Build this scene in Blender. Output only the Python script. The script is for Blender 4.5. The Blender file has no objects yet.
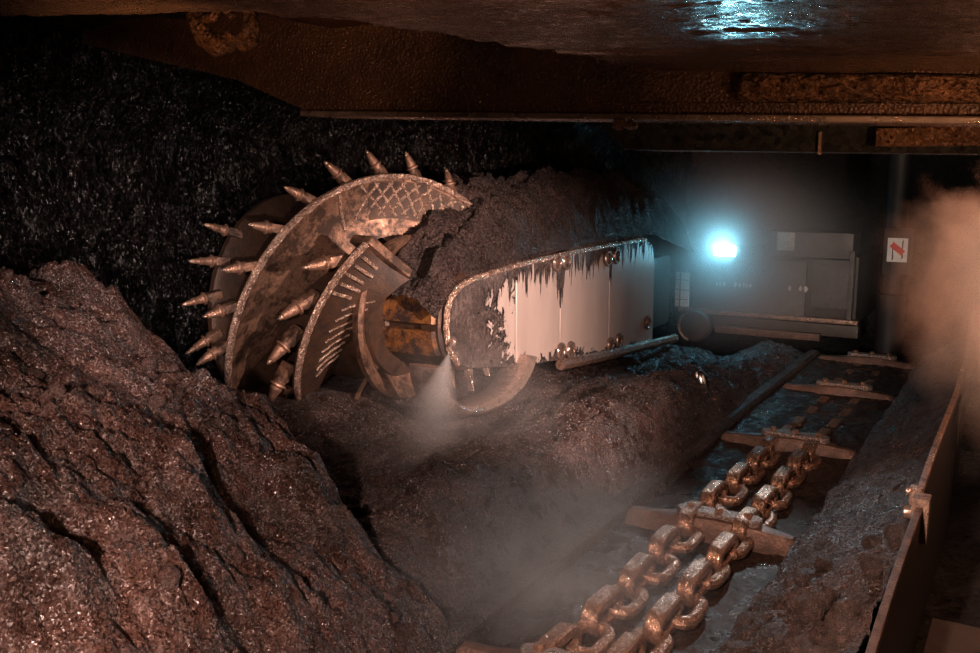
import bpy, bmesh, math, random
import numpy as np
from mathutils import Vector, Matrix

random.seed(7)
SC = bpy.context.scene
COL = SC.collection
PI = math.pi

# ------------------------------------------------------------------ helpers
class MB:
    """collects shapes (world metres) and links them as one mesh object"""
    def __init__(self):
        self.bm = bmesh.new()

    def face(self, vs):
        try:
            self.bm.faces.new(vs)
        except ValueError:
            pass

    def loft(self, rings, closed=True, cap=True):
        R = [[self.bm.verts.new(p) for p in ring] for ring in rings]
        n = len(R[0])
        m = n if closed else n - 1
        for a, b in zip(R, R[1:]):
            for i in range(m):
                self.face((a[i], a[(i + 1) % n], b[(i + 1) % n], b[i]))
        if cap and closed:
            self.face(list(reversed(R[0])))
            self.face(R[-1])
        return self

    def box(self, c, s, rot=None, bev=0.0):
        M = Matrix.Translation(Vector(c)) @ (rot.to_4x4() if rot is not None else Matrix.Identity(4)) @ Matrix.Diagonal((s[0], s[1], s[2], 1))
        r = bmesh.ops.create_cube(self.bm, size=1.0, matrix=M)
        if bev > 0:
            es = set()
            for v in r['verts']:
                es.update(v.link_edges)
            bmesh.ops.bevel(self.bm, geom=list(es), offset=bev, segments=2, profile=0.7, affect='EDGES')
        return self

    def tube(self, pts, r, n=8, closed=False, taper=None):
        pts = [Vector(p) for p in pts]
        N = len(pts)
        rings = []
        prev = None
        for i, p in enumerate(pts):
            a = pts[(i - 1) % N] if (closed or i > 0) else p
            b = pts[(i + 1) % N] if (closed or i < N - 1) else p
            t = (b - a).normalized()
            if prev is None:
                u = t.orthogonal().normalized()
            else:
                u = (prev - t * prev.dot(t))
                u = u.normalized() if u.length > 1e-6 else t.orthogonal().normalized()
            prev = u
            w = t.cross(u)
            rr = r if taper is None else r * taper[i]
            rings.append([p + (u * math.cos(2 * PI * k / n) + w * math.sin(2 * PI * k / n)) * rr for k in range(n)])
        if closed:
            rings.append(None)
            R = [[self.bm.verts.new(q) for q in ring] for ring in rings[:-1]]
            # align the last ring to the first one
            best = min(range(n), key=lambda s: sum((R[-1][(k + s) % n].co - R[0][k].co).length for k in range(n)))
            for a, b in zip(R, R[1:]):
                for k in range(n):
                    self.face((a[k], a[(k + 1) % n], b[(k + 1) % n], b[k]))
            for k in range(n):
                self.face((R[-1][(k + best) % n], R[-1][(k + 1 + best) % n], R[0][(k + 1) % n], R[0][k]))
        else:
            self.loft(rings)
        return self

    def lathe(self, prof, base, axis, n=16, a0=0.0, a1=2 * PI, ref=None):
        """prof: (distance along the axis, radius) pairs"""
        ax = Vector(axis).normalized()
        u = Vector(ref) if ref is not None else ax.orthogonal()
        u = (u - ax * u.dot(ax)).normalized()
        w = ax.cross(u)
        b = Vector(base)
        full = abs(a1 - a0 - 2 * PI) < 1e-6
        m = n if full else n + 1
        rings = []
        for h, r in prof:
            rings.append([b + ax * h + (u * math.cos(a0 + (a1 - a0) * k / n) + w * math.sin(a0 + (a1 - a0) * k / n)) * max(r, 1e-4) for k in range(m)])
        self.loft(rings, closed=full, cap=full)
        return self

    def prism(self, poly, off):
        """poly: 3-D outline, off: extrusion vector"""
        off = Vector(off)
        a = [Vector(p) for p in poly]
        self.loft([a, [p + off for p in a]])
        return self

    def build(self, name, mat, parent=None, smooth=True, bevel=0.0, angle=40):
        me = bpy.data.meshes.new(name)
        bm = self.bm
        bmesh.ops.recalc_face_normals(bm, faces=bm.faces)
        if parent is not None:
            p, o = parent, Vector((0, 0, 0))
            while p is not None:
                o = o + p.location
                p = p.parent
            bmesh.ops.translate(bm, verts=bm.verts, vec=-o)
        bm.to_mesh(me)
        bm.free()
        me.materials.append(mat)
        o = bpy.data.objects.new(name, me)
        COL.objects.link(o)
        if smooth:
            me.polygons.foreach_set('use_smooth', [True] * len(me.polygons))
            try:
                me.set_sharp_from_angle(angle=math.radians(angle))
            except Exception:
                pass
        if bevel > 0:
            md = o.modifiers.new('bevel', 'BEVEL')
            md.width = bevel
            md.segments = 2
            md.limit_method = 'ANGLE'
        if parent is not None:
            o.parent = parent
        return o


def tag(o, label=None, cat=None, group=None, kind=None):
    if label: o['label'] = label
    if cat: o['category'] = cat
    if group: o['group'] = group
    if kind: o['kind'] = kind
    return o


def empty(name, loc, label, cat, group=None):
    o = bpy.data.objects.new(name, None)
    o.empty_display_size = 0.1
    COL.objects.link(o)
    o.location = loc
    return tag(o, label, cat, group)


# vectorised gradient noise ------------------------------------------------
_rng = np.random.default_rng(11)
_PERM = _rng.permutation(4096)
_G = _rng.normal(size=(4096, 3))
_G /= np.linalg.norm(_G, axis=1)[:, None]


def perlin(p):
    i = np.floor(p).astype(np.int64)
    f = p - i
    u = f * f * f * (f * (f * 6 - 15) + 10)
    out = np.zeros(len(p))
    for dx in (0, 1):
        wx = u[:, 0] if dx else 1 - u[:, 0]
        for dy in (0, 1):
            wy = u[:, 1] if dy else 1 - u[:, 1]
            for dz in (0, 1):
                wz = u[:, 2] if dz else 1 - u[:, 2]
                h = _PERM[(i[:, 0] + dx) & 4095]
                h = _PERM[(h + i[:, 1] + dy) & 4095]
                h = _PERM[(h + i[:, 2] + dz) & 4095]
                g = _G[h]
                d = g[:, 0] * (f[:, 0] - dx) + g[:, 1] * (f[:, 1] - dy) + g[:, 2] * (f[:, 2] - dz)
                out += wx * wy * wz * d
    return out


def fbm(p, sc, octv=4, gain=0.5, ridged=False, off=0.0):
    q = p * np.asarray(sc, float) + off
    a, s = 1.0, np.zeros(len(p))
    for _ in range(octv):
        n = perlin(q)
        s += a * ((0.35 - np.abs(n)) if ridged else n)
        a *= gain
        q = q * 2.03 + 17.3
    return s


def lumps(p, sc, off=0.0):
    """rounded stones: 1 - distance to the closest jittered cell point"""
    q = p * np.asarray(sc, float) + off
    i = np.floor(q).astype(np.int64)
    best = np.full(len(p), 9.0)
    for dx in (-1, 0, 1):
        for dy in (-1, 0, 1):
            c = i + np.array([dx, dy, 0])
            h = _PERM[(_PERM[(_PERM[c[:, 0] & 4095] + c[:, 1]) & 4095] + 7) & 4095]
            pt = c[:, :2] + 0.5 + _G[h][:, :2] * 0.45
            best = np.minimum(best, ((q[:, :2] - pt) ** 2).sum(1))
    return np.clip(1 - best * 1.6, 0, 1) ** 0.5


def grid_mesh(name, P, nu, nv, mat, keep=None, parent=None, smooth=True):
    """P: (nu*nv,3) world points"""
    me = bpy.data.meshes.new(name)
    idx = np.arange(nu * nv).reshape(nu, nv)
    f = np.stack([idx[:-1, :-1], idx[1:, :-1], idx[1:, 1:], idx[:-1, 1:]], -1).reshape(-1, 4)
    if keep is not None:
        f = f[keep[f].all(1)]
        used = np.unique(f)
        remap = np.full(len(P), -1)
        remap[used] = np.arange(len(used))
        f = remap[f]
        P = P[used]
    if parent is not None:
        p, o = parent, np.zeros(3)
        while p is not None:
            o = o + np.array(p.location)
            p = p.parent
        P = P - o
    me.vertices.add(len(P))
    me.vertices.foreach_set('co', P.astype(np.float32).ravel())
    me.loops.add(len(f) * 4)
    me.loops.foreach_set('vertex_index', f.astype(np.int32).ravel())
    me.polygons.add(len(f))
    me.polygons.foreach_set('loop_start', np.arange(0, len(f) * 4, 4, dtype=np.int32))
    me.update(calc_edges=True)
    me.validate()
    me.polygons.foreach_set('use_smooth', [smooth] * len(me.polygons))
    me.materials.append(mat)
    o = bpy.data.objects.new(name, me)
    COL.objects.link(o)
    if parent is not None:
        o.parent = parent
    return o


def sstep(a, b, x):
    t = np.clip((x - a) / (b - a), 0, 1)
    return t * t * (3 - 2 * t)


# ------------------------------------------------------------------ materials
class NT:
    def __init__(self, name):
        self.m = bpy.data.materials.new(name)
        self.m.use_nodes = True
        self.t = self.m.node_tree
        self.t.nodes.clear()
        self.out = self.n('ShaderNodeOutputMaterial')
        self.tc = self.n('ShaderNodeTexCoord')

    def n(self, typ, **kw):
        x = self.t.nodes.new(typ)
        for k, v in kw.items():
            setattr(x, k, v)
        return x

    def l(self, a, b):
        self.t.links.new(a, b)

    def mapping(self, scale=(1, 1, 1), loc=(0, 0, 0)):
        m = self.n('ShaderNodeMapping')
        m.inputs['Scale'].default_value = scale
        m.inputs['Location'].default_value = loc
        self.l(self.tc.outputs['Object'], m.inputs['Vector'])
        return m.outputs['Vector']

    def noise(self, scale, detail=6, rough=0.6, vec=None, dist=0.0):
        x = self.n('ShaderNodeTexNoise')
        x.inputs['Scale'].default_value = scale
        x.inputs['Detail'].default_value = detail
        x.inputs['Roughness'].default_value = rough
        x.inputs['Distortion'].default_value = dist
        self.l(vec if vec is not None else self.tc.outputs['Object'], x.inputs['Vector'])
        return x.outputs['Fac']

    def voro(self, scale, out='Distance', vec=None, feature='F1'):
        x = self.n('ShaderNodeTexVoronoi', feature=feature)
        x.inputs['Scale'].default_value = scale
        self.l(vec if vec is not None else self.tc.outputs['Object'], x.inputs['Vector'])
        return x.outputs[out]

    def ramp(self, fac, stops):
        r = self.n('ShaderNodeValToRGB')
        e = r.color_ramp.elements
        while len(e) < len(stops):
            e.new(0.5)
        for i, (p, c) in enumerate(stops):
            e[i].position = p
            e[i].color = (c, c, c, 1) if isinstance(c, (int, float)) else (*c, 1)
        self.l(fac, r.inputs['Fac'])
        return r.outputs['Color']

    def math(self, op, a, b=None, clamp=False):
        x = self.n('ShaderNodeMath', operation=op)
        x.use_clamp = clamp
        for i, v in enumerate((a, b)):
            if v is None: continue
            if isinstance(v, (int, float)):
                x.inputs[i].default_value = v
            else:
                self.l(v, x.inputs[i])
        return x.outputs[0]

    def mix(self, fac, a, b):
        x = self.n('ShaderNodeMix', data_type='RGBA')
        self.l(fac, x.inputs['Factor'])
        for s, v in (('A', a), ('B', b)):
            i = [q for q in x.inputs if q.name == s and q.type == 'RGBA'][0]
            if isinstance(v, tuple):
                i.default_value = (*v, 1)
            else:
                self.l(v, i)
        return [q for q in x.outputs if q.type == 'RGBA'][0]

    def bump(self, h, strength, dist, normal=None):
        b = self.n('ShaderNodeBump')
        b.inputs['Strength'].default_value = strength
        b.inputs['Distance'].default_value = dist
        self.l(h, b.inputs['Height'])
        if normal is not None:
            self.l(normal, b.inputs['Normal'])
        return b.outputs['Normal']

    def bsdf(self, col, rough, metal=0.0, normal=None, spec=0.5):
        p = self.n('ShaderNodeBsdfPrincipled')
        for nm, v in (('Base Color', col), ('Roughness', rough), ('Metallic', metal), ('Specular IOR Level', spec)):
            if isinstance(v, tuple):
                p.inputs[nm].default_value = (*v, 1)
            elif isinstance(v, (int, float)):
                p.inputs[nm].default_value = v
            else:
                self.l(v, p.inputs[nm])
        if normal is not None:
            self.l(normal, p.inputs['Normal'])
        self.l(p.outputs[0], self.out.inputs['Surface'])
        return p


def mat_coal(name, dark, light, r0=0.28, r1=0.65, grain=55, stretch=(1, 1, 1), bump=1.0, spec=0.6, glitter=0.75):
    """broken coal: rough dull grains with many small cleaved faces that catch the light"""
    t = NT(name)
    v = t.mapping(stretch)
    big = t.noise(2.2, 7, 0.62, v)
    fine = t.noise(grain * 0.6, 7, 0.75, v)
    mixn = t.math('ADD', t.math('MULTIPLY', big, 0.6), t.math('MULTIPLY', fine, 0.4))
    col = t.ramp(mixn, [(0.38, dark), (0.50, tuple((a + b) / 2.6 for a, b in zip(dark, light))), (0.64, light)])
    ro = t.ramp(t.noise(7, 6, 0.7, v), [(0.36, r0), (0.62, r1)])
    n1 = t.bump(fine, 1.0 * bump, 0.05)
    n2 = t.bump(t.noise(14, 8, 0.75, v), 0.9 * bump, 0.07, n1)
    # each small grain has its own facing
    vo = t.n('ShaderNodeTexVoronoi')
    vo.inputs['Scale'].default_value = grain * 2.0
    t.l(v, vo.inputs['Vector'])
    sub = t.n('ShaderNodeVectorMath', operation='SUBTRACT')
    t.l(vo.outputs['Color'], sub.inputs[0]); sub.inputs[1].default_value = (0.5, 0.5, 0.5)
    sc = t.n('ShaderNodeVectorMath', operation='SCALE')
    t.l(sub.outputs[0], sc.inputs[0]); sc.inputs['Scale'].default_value = glitter * 1.6
    ad = t.n('ShaderNodeVectorMath', operation='ADD')
    t.l(n2, ad.inputs[0]); t.l(sc.outputs[0], ad.inputs[1])
    nr = t.n('ShaderNodeVectorMath', operation='NORMALIZE')
    t.l(ad.outputs[0], nr.inputs[0])
    t.bsdf(col, ro, 0.0, nr.outputs[0], spec)
    return t.m


def mat_steel(name, clean, dirt, cover=0.5, metal=0.85, r0=0.25, r1=0.6, scale=5.0, stretch=(1, 1, 1), soft=0.1, bump=0.5, grain=0.0, dirt_rough=0.6):
    """worn steel under patches of mud and rust; cover is the share under dirt"""
    t = NT(name)
    v = t.mapping(stretch)
    n = t.math('ADD', t.math('MULTIPLY', t.noise(scale, 9, 0.68, v, 0.3), 0.68), t.math('MULTIPLY', t.noise(scale * 6, 8, 0.75, v), 0.32))
    soft = soft + 0.08
    c = 0.35 + 0.3 * (1 - cover)
    m = t.ramp(n, [(max(0, c - soft / 2), 0.0), (min(1, c + soft / 2), 1.0)])
    mm = t.n('ShaderNodeRGBToBW'); t.l(m, mm.inputs[0])
    m = mm.outputs[0]
    tone = t.noise(scale * 2.7, 6, 0.6, v)
    cc = t.mix(tone, tuple(x * 0.62 for x in clean), tuple(min(1, x * 1.25) for x in clean))
    dd = t.mix(tone, tuple(x * 0.5 for x in dirt), tuple(min(1, x * 1.5) for x in dirt))
    col = t.mix(m, cc, dd)
    ro = t.math('ADD', t.math('MULTIPLY', m, dirt_rough - r0), t.math('ADD', t.math('MULTIPLY', tone, (r1 - r0) * 0.6), r0 - 0.1), True)
    me = t.math('MULTIPLY', t.math('SUBTRACT', 1.0, t.math('MULTIPLY', m, 0.85)), metal)
    nb = t.bump(n, bump * 0.5, 0.03)
    nb = t.bump(t.noise(scale * 14, 5, 0.7, v), bump, 0.006, nb)
    if grain > 0:
        nb = t.bump(t.voro(70, 'Distance', v), grain, 0.01, nb)
    t.bsdf(col, ro, me, nb)
    return t.m


def mat_plain(name, col, rough=0.5, metal=0.0, emit=None, strength=0.0):
    t = NT(name)
    n = t.noise(9, 5, 0.6)
    cc = t.mix(n, tuple(c * 0.75 for c in col), tuple(min(1, c * 1.2) for c in col))
    p = t.bsdf(cc, rough, metal)
    if emit:
        p.inputs['Emission Color'].default_value = (*emit, 1)
        p.inputs['Emission Strength'].default_value = strength
    return t.m


M = {}
M['coal_pile'] = mat_coal('loose_coal', (0.020, 0.009, 0.006), (0.150, 0.074, 0.056), 0.12, 0.50, 82, spec=1.0, glitter=0.9)
M['coal_far'] = mat_coal('spilled_coal', (0.018, 0.010, 0.008), (0.105, 0.060, 0.050), 0.14, 0.55, 75, spec=0.9, glitter=0.9)
M['coal_heap'] = mat_coal('heaped_coal', (0.022, 0.013, 0.011), (0.085, 0.050, 0.042), 0.35, 0.75, 45)
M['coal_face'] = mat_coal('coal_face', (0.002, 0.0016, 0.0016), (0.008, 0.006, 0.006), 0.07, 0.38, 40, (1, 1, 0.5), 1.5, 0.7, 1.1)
M['coal_ramp'] = mat_coal('coal_fines', (0.030, 0.016, 0.012), (0.120, 0.066, 0.050), 0.22, 0.65, 75, spec=0.8)
M['rock'] = mat_coal('roof_rock', (0.008, 0.006, 0.005), (0.03, 0.02, 0.016), 0.3, 0.7, 20)
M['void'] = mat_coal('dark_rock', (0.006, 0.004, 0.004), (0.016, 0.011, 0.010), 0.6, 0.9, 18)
M['drum'] = mat_steel('worn_drum_steel', (0.42, 0.25, 0.17), (0.034, 0.018, 0.011), 0.60, 0.8, 0.26, 0.55, 6, soft=0.08)
M['drum_dark'] = mat_steel('shaded_muddy_steel', (0.10, 0.055, 0.034), (0.014, 0.008, 0.006), 0.62, 0.6, 0.3, 0.6, 6, soft=0.2)  # muddy steel, base colour darkened further for shade behind the vanes
M['rim'] = mat_steel('hardfaced_rim', (0.78, 0.55, 0.44), (0.16, 0.09, 0.065), 0.25, 0.9, 0.22, 0.5, 26, bump=1.2)
M['weld'] = mat_steel('weld_bead', (0.82, 0.60, 0.48), (0.2, 0.12, 0.09), 0.25, 0.9, 0.25, 0.5, 40, bump=1.2)
M['pick'] = mat_steel('polished_pick', (0.60, 0.36, 0.25), (0.06, 0.030, 0.02), 0.42, 0.95, 0.18, 0.38, 14, soft=0.3)
M['tip'] = mat_steel('carbide', (0.70, 0.50, 0.38), (0.3, 0.18, 0.12), 0.3, 0.95, 0.2, 0.4, 20)
M['ochre'] = mat_steel('ochre_paint', (0.24, 0.10, 0.03), (0.020, 0.010, 0.008), 0.55, 0.25, 0.35, 0.6, 8, soft=0.05)
M['chrome'] = mat_steel('rubbed_steel', (0.62, 0.47, 0.40), (0.06, 0.033, 0.024), 0.34, 1.0, 0.13, 0.26, 7, soft=0.25, bump=0.25, dirt_rough=0.4)
M['edge'] = mat_steel('edge_steel', (0.46, 0.30, 0.23), (0.05, 0.028, 0.02), 0.45, 0.85, 0.25, 0.55, 14)
M['chain'] = mat_steel('chain_steel', (0.46, 0.27, 0.185), (0.06, 0.028, 0.018), 0.36, 1.0, 0.15, 0.32, 12, soft=0.25, grain=0.06, dirt_rough=0.4)
M['flight'] = mat_steel('flight_steel', (0.22, 0.125, 0.09), (0.04, 0.02, 0.014), 0.62, 0.7, 0.28, 0.5, 9, soft=0.2, grain=0.3)
M['clamp'] = mat_steel('clamp_steel', (0.50, 0.40, 0.35), (0.08, 0.05, 0.04), 0.4, 0.85, 0.25, 0.5, 40, soft=0.1, bump=1.0, grain=0.8)
M['canopy'] = mat_steel('canopy_steel', (0.36, 0.21, 0.13), (0.055, 0.028, 0.017), 0.50, 0.75, 0.14, 0.34, 2.6, (0.45, 2.2, 2.2), soft=0.25, bump=1.0, grain=0.5, dirt_rough=0.30)
M['beam'] = mat_steel('beam_steel', (0.20, 0.10, 0.06), (0.035, 0.017, 0.011), 0.70, 0.6, 0.25, 0.5, 4, soft=0.3, bump=0.8, grain=0.7, dirt_rough=0.4)
M['crust'] = mat_coal('rust_crust', (0.05, 0.02, 0.01), (0.34, 0.15, 0.07), 0.3, 0.6, 45, bump=1.2)
M['body'] = mat_steel('body_paint', (0.20, 0.17, 0.16), (0.045, 0.032, 0.028), 0.5, 0.25, 0.4, 0.7, 3, soft=0.35)
M['body_dark'] = mat_steel('body_dark', (0.09, 0.07, 0.06), (0.03, 0.02, 0.016), 0.5, 0.3, 0.4, 0.7, 3, soft=0.35)
M['pale'] = mat_steel('pale_plate', (0.95, 0.78, 0.70), (0.35, 0.25, 0.21), 0.2, 0.0, 0.4, 0.7, 16, soft=0.2)
M['white'] = mat_plain('sign_white', (0.92, 0.86, 0.80), 0.5)
M['red'] = mat_plain('sign_red', (0.75, 0.05, 0.03), 0.5)
M['black'] = mat_plain('black_print', (0.012, 0.010, 0.010), 0.6)
M['bright'] = mat_plain('bare_steel', (0.7, 0.68, 0.66), 0.22, 1.0)
M['lamp'] = mat_plain('lamp_lens', (0.8, 0.9, 1.0), 0.2, 0.0, (0.22, 0.74, 1.0), 230.0)
M['mud'] = mat_coal('pan_edge_mud', (0.03, 0.02, 0.018), (0.12, 0.08, 0.07), 0.25, 0.6, 70)


def mat_plate():
    """side plate of the arm: rubbed grey steel, caked towards the drum, drips below the top edge"""
    t = NT('arm_plate_steel')
    sep = t.n('ShaderNodeSeparateXYZ'); t.l(t.tc.outputs['Object'], sep.inputs[0])
    y, z = sep.outputs['Y'], sep.outputs['Z']
    n = t.math('ADD', t.math('MULTIPLY', t.noise(4.6, 9, 0.65, None, 0.5), 0.75), t.math('MULTIPLY', t.noise(19, 7, 0.7), 0.25))
    # caked mud: more of it near the rounded end (object y = 0), the first plate only
    g = t.math('MULTIPLY', t.math('SUBTRACT', 0.78, y), 0.34)
    g = t.math('ADD', g, t.math('MULTIPLY', t.math('GREATER_THAN', y, 1.035), -0.16))
    g = t.math('MAXIMUM', g, -0.24)
    cake = t.ramp(t.math('ADD', n, g), [(0.50, 0.0), (0.53, 1.0)])
    # drips hanging from the top edge
    dv = t.mapping((1, 7, 0.7))
    dn = t.noise(2.4, 7, 0.7, dv)
    top = t.math('SUBTRACT', z, t.math('ADD', t.math('MULTIPLY', y, 0.028), 0.075))
    near = t.math('MAXIMUM', t.math('SUBTRACT', 0.30, t.math('MULTIPLY', t.math('ABSOLUTE', t.math('SUBTRACT', y, 1.83)), 3.2)),
                  t.math('SUBTRACT', 0.17, t.math('MULTIPLY', t.math('ABSOLUTE', t.math('SUBTRACT', y, 2.93)), 2.6)))
    near = t.math('MAXIMUM', near, 0.0)
    dr = t.ramp(t.math('ADD', t.math('ADD', dn, near), t.math('MULTIPLY', top, 0.80)), [(0.57, 0.0), (0.62, 1.0)])
    bot = t.math('SUBTRACT', t.math('MULTIPLY', y, -0.11), t.math('ADD', z, 0.30))
    br = t.ramp(t.math('ADD', n, t.math('MULTIPLY', bot, 1.2)), [(0.52, 0.0), (0.56, 1.0)])
    bw = []
    for c in (cake, dr, br):
        q = t.n('ShaderNodeRGBToBW'); t.l(c, q.inputs[0]); bw.append(q.outputs[0])
    m = t.math('MAXIMUM', bw[0], t.math('MAXIMUM', bw[1], bw[2]))
    tone = t.noise(3.0, 6, 0.6, t.mapping((1, 1.6, 0.4)))
    clean = t.mix(tone, (0.42, 0.34, 0.31), (0.68, 0.57, 0.52))
    fine = t.noise(30, 7, 0.7)
    mud = t.ramp(t.math('ADD', t.math('MULTIPLY', fine, 0.6), t.math('MULTIPLY', t.noise(5, 6, 0.7), 0.4)), [(0.38, (0.02, 0.014, 0.012)), (0.5, (0.085, 0.062, 0.056)), (0.64, (0.26, 0.20, 0.18))])
    col = t.mix(m, clean, mud)
    ro = t.math('ADD', t.math('MULTIPLY', m, 0.2), t.math('ADD', t.math('MULTIPLY', tone, 0.12), 0.36))
    me = t.math('MULTIPLY', t.math('SUBTRACT', 1.0, m), 0.25)
    nb = t.bump(m, 0.5, 0.02)
    nb = t.bump(t.math('MULTIPLY', fine, m), 1.0, 0.06, nb)
    nb = t.bump(t.noise(60, 4, 0.6), 0.12, 0.004, nb)
    t.bsdf(col, ro, me, nb)
    return t.m


M['plate'] = mat_plate()


def mat_slurry():
    t = NT('black_slurry')
    n = t.noise(3, 6, 0.6)
    col = t.ramp(n, [(0.35, (0.012, 0.007, 0.005)), (0.7, (0.040, 0.024, 0.018))])
    ro = t.ramp(t.noise(6, 5, 0.6), [(0.40, 0.10), (0.56, 0.62)])
    nb = t.bump(t.noise(9, 6, 0.65, t.mapping((1, 0.6, 1))), 0.7, 0.05)
    nb = t.bump(t.noise(42, 5, 0.65), 0.6, 0.012, nb)
    t.bsdf(col, ro, 0.0, nb, 0.32)
    return t.m


M['slurry'] = mat_slurry()


def mat_volume(name, density, color=(1, 1, 1), noise_scale=0.0, contrast=(0.4, 0.7), aniso=0.2, power=1.0, billow=0.0):
    """haze that thins out towards the edge of its unit-sphere domain"""
    t = NT(name)
    ln = t.n('ShaderNodeVectorMath', operation='LENGTH')
    t.l(t.tc.outputs['Object'], ln.inputs[0])
    fall = t.math('POWER', t.math('SUBTRACT', 1.0, ln.outputs['Value'], True), power)
    if billow > 0:
        nz = t.math('ADD', t.math('MULTIPLY', t.noise(1.6, 5, 0.6, None, 0.8), 0.8), t.math('MULTIPLY', t.noise(4.5, 4, 0.6), 0.2))
        fall = t.math('MULTIPLY', fall, 1.0)
        fall = t.math('SUBTRACT', t.math('ADD', fall, t.math('MULTIPLY', t.math('SUBTRACT', nz, 0.5), billow)), 0.22, True)
        edge = t.math('MULTIPLY', t.math('SUBTRACT', 1.0, ln.outputs['Value'], True), 6.0, True)
        fall = t.math('MULTIPLY', fall, edge)
    d = fall
    if noise_scale > 0:
        n = t.noise(noise_scale, 4, 0.6, None, 0.6)
        r = t.ramp(n, [(contrast[0], 0.0), (contrast[1], 1.0)])
        q = t.n('ShaderNodeRGBToBW'); t.l(r, q.inputs[0])
        d = t.math('MULTIPLY', fall, q.outputs[0])
    d = t.math('MULTIPLY', d, density)
    v = t.n('ShaderNodeVolumeScatter')
    v.inputs['Color'].default_value = (*color, 1)
    v.inputs['Anisotropy'].default_value = aniso
    t.l(d, v.inputs['Density'])
    t.l(v.outputs[0], t.out.inputs['Volume'])
    return t.m


# ------------------------------------------------------------------ camera
CAM_H = 2.2
YAW, PITCH = math.radians(30.3), math.radians(9.47)
cd = bpy.data.cameras.new('camera')
cam = bpy.data.objects.new('camera', cd)
COL.objects.link(cam)
cam.location = (0, 0, CAM_H)
cam.rotation_euler = (PI / 2 - PITCH, 0, YAW)
cd.sensor_width = 36.0
cd.sensor_fit = 'HORIZONTAL'
cd.lens = 36.0 * 950 / 980
cd.clip_start = 0.05
cd.clip_end = 60
SC.camera = cam

# ------------------------------------------------------------------ setting: rock shell and coal face
def wall_grid(name, mat, u0, u1, v0, v1, du, dv, fn):
    us = np.arange(u0, u1 + 1e-6, du); vs = np.arange(v0, v1 + 1e-6, dv)
    U, V = np.meshgrid(us, vs, indexing='ij')
    return tag(grid_mesh(name, fn(U.ravel(), V.ravel()), len(us), len(vs), mat), kind='structure')


def f_face(y, z):
    p = np.stack([np.zeros_like(y), y, z], 1)
    x = -5.62 + 0.26 * fbm(p, (1, 1.3, 0.55), 4, 0.5) + 0.12 * fbm(p, (1, 5, 2.0), 4, 0.55, True, 3.1)
    x = x + 0.035 * fbm(p, (1, 22, 8.0), 3, 0.6, True, 9.7)
    x = x + 0.35 * sstep(2.35, 2.95, z) + 0.9 * sstep(7.2, 8.5, y)
    return np.stack([x, y, z], 1)


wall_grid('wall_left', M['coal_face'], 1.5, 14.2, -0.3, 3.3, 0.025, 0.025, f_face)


def f_ceil(x, y):
    p = np.stack([x, y, x * 0], 1)
    z = 3.02 + 0.12 * fbm(p, (0.8, 0.8, 1), 4, 0.5) + 0.06 * fbm(p, (3, 3, 1), 4, 0.55, True)
    return np.stack([x, y, z], 1)


wall_grid('ceiling', M['rock'], -6.2, 2.6, -1.0, 14.2, 0.06, 0.06, f_ceil)


def f_floor(x, y):
    p = np.stack([x, y, x * 0], 1)
    z = -0.14 + 0.04 * fbm(p, (2, 2, 1), 4)
    return np.stack([x, y, z], 1)


wall_grid('floor', M['void'], -6.2, 2.6, -1.0, 14.2, 0.08, 0.08, f_floor)


def f_back(x, z):
    p = np.stack([x, x * 0, z], 1)
    return np.stack([x, 14.1 + 0.2 * fbm(p, (1, 1, 1), 4), z], 1)


wall_grid('wall_back', M['void'], -6.2, 2.6, -0.3, 3.3, 0.08, 0.08, f_back)


def f_right(y, z):
    p = np.stack([y * 0, y, z], 1)
    return np.stack([2.5 + 0.2 * fbm(p, (1, 1, 1), 4), y, z], 1)


wall_grid('wall_right', M['void'], -1.0, 14.2, -0.3, 3.3, 0.08, 0.08, f_right)

# ------------------------------------------------------------------ coal heaps
def near_height(x, y):
    e = np.interp(y, [0.0, 1.4, 2.2, 2.9, 3.25, 3.6], [1.50, 1.05, 0.74, 0.42, 0.26, 0.10])
    z = e + 0.557 * (-2.15 - x)
    z = np.where(x > -2.15, e - 1.5 * (x + 2.15), z)
    # slope tops out towards the coal face
    z = np.where(z > 1.5, 1.5 + (z - 1.5) * 0.35, z)
    crest = 3.30 + 0.12 * np.sin(x * 3.1) - 0.10 * np.clip(-x - 3.6, 0, 2)
    back = np.clip(y - crest, 0, None)
    z = z - 1.05 * back ** 1.05
    return z


def f_near(x, y):
    p = np.stack([x, y, x * 0], 1)
    z = near_height(x, y)
    a = 0.34 * fbm(p, (0.9, 0.9, 1), 3, 0.5, False, 2.0) + 0.10 * fbm(p, (4.5, 4.5, 1), 3, 0.5, False, 12.0)
    a += 0.17 * fbm(p, (2.2, 2.2, 1), 5, 0.55, True, 5.5)
    a += 0.060 * lumps(p, (5.5, 5.5, 1), 1.3) * np.clip(0.5 + 1.5 * fbm(p, (1.1, 1.1, 1), 2, 0.5, False, 8), 0, 1)
    rub = np.clip(0.55 + 2.2 * fbm(p, (0.9, 0.9, 1), 3, 0.5, False, 31.0), 0.12, 1.2)
    a += rub * (0.045 * lumps(p, (10, 10, 1), 4.1) + 0.030 * lumps(p, (19, 19, 1), 14.1) + 0.018 * lumps(p, (34, 34, 1), 24.1))
    a += rub * 0.030 * fbm(p, (15, 15, 1), 4, 0.65, True)
    a += 0.010 * fbm(p, (60, 60, 1), 2, 0.6)
    damp = np.clip((z + 0.1) / 0.5, 0.25, 1)
    return np.stack([x, y, z + a * damp - 0.05], 1)


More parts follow.
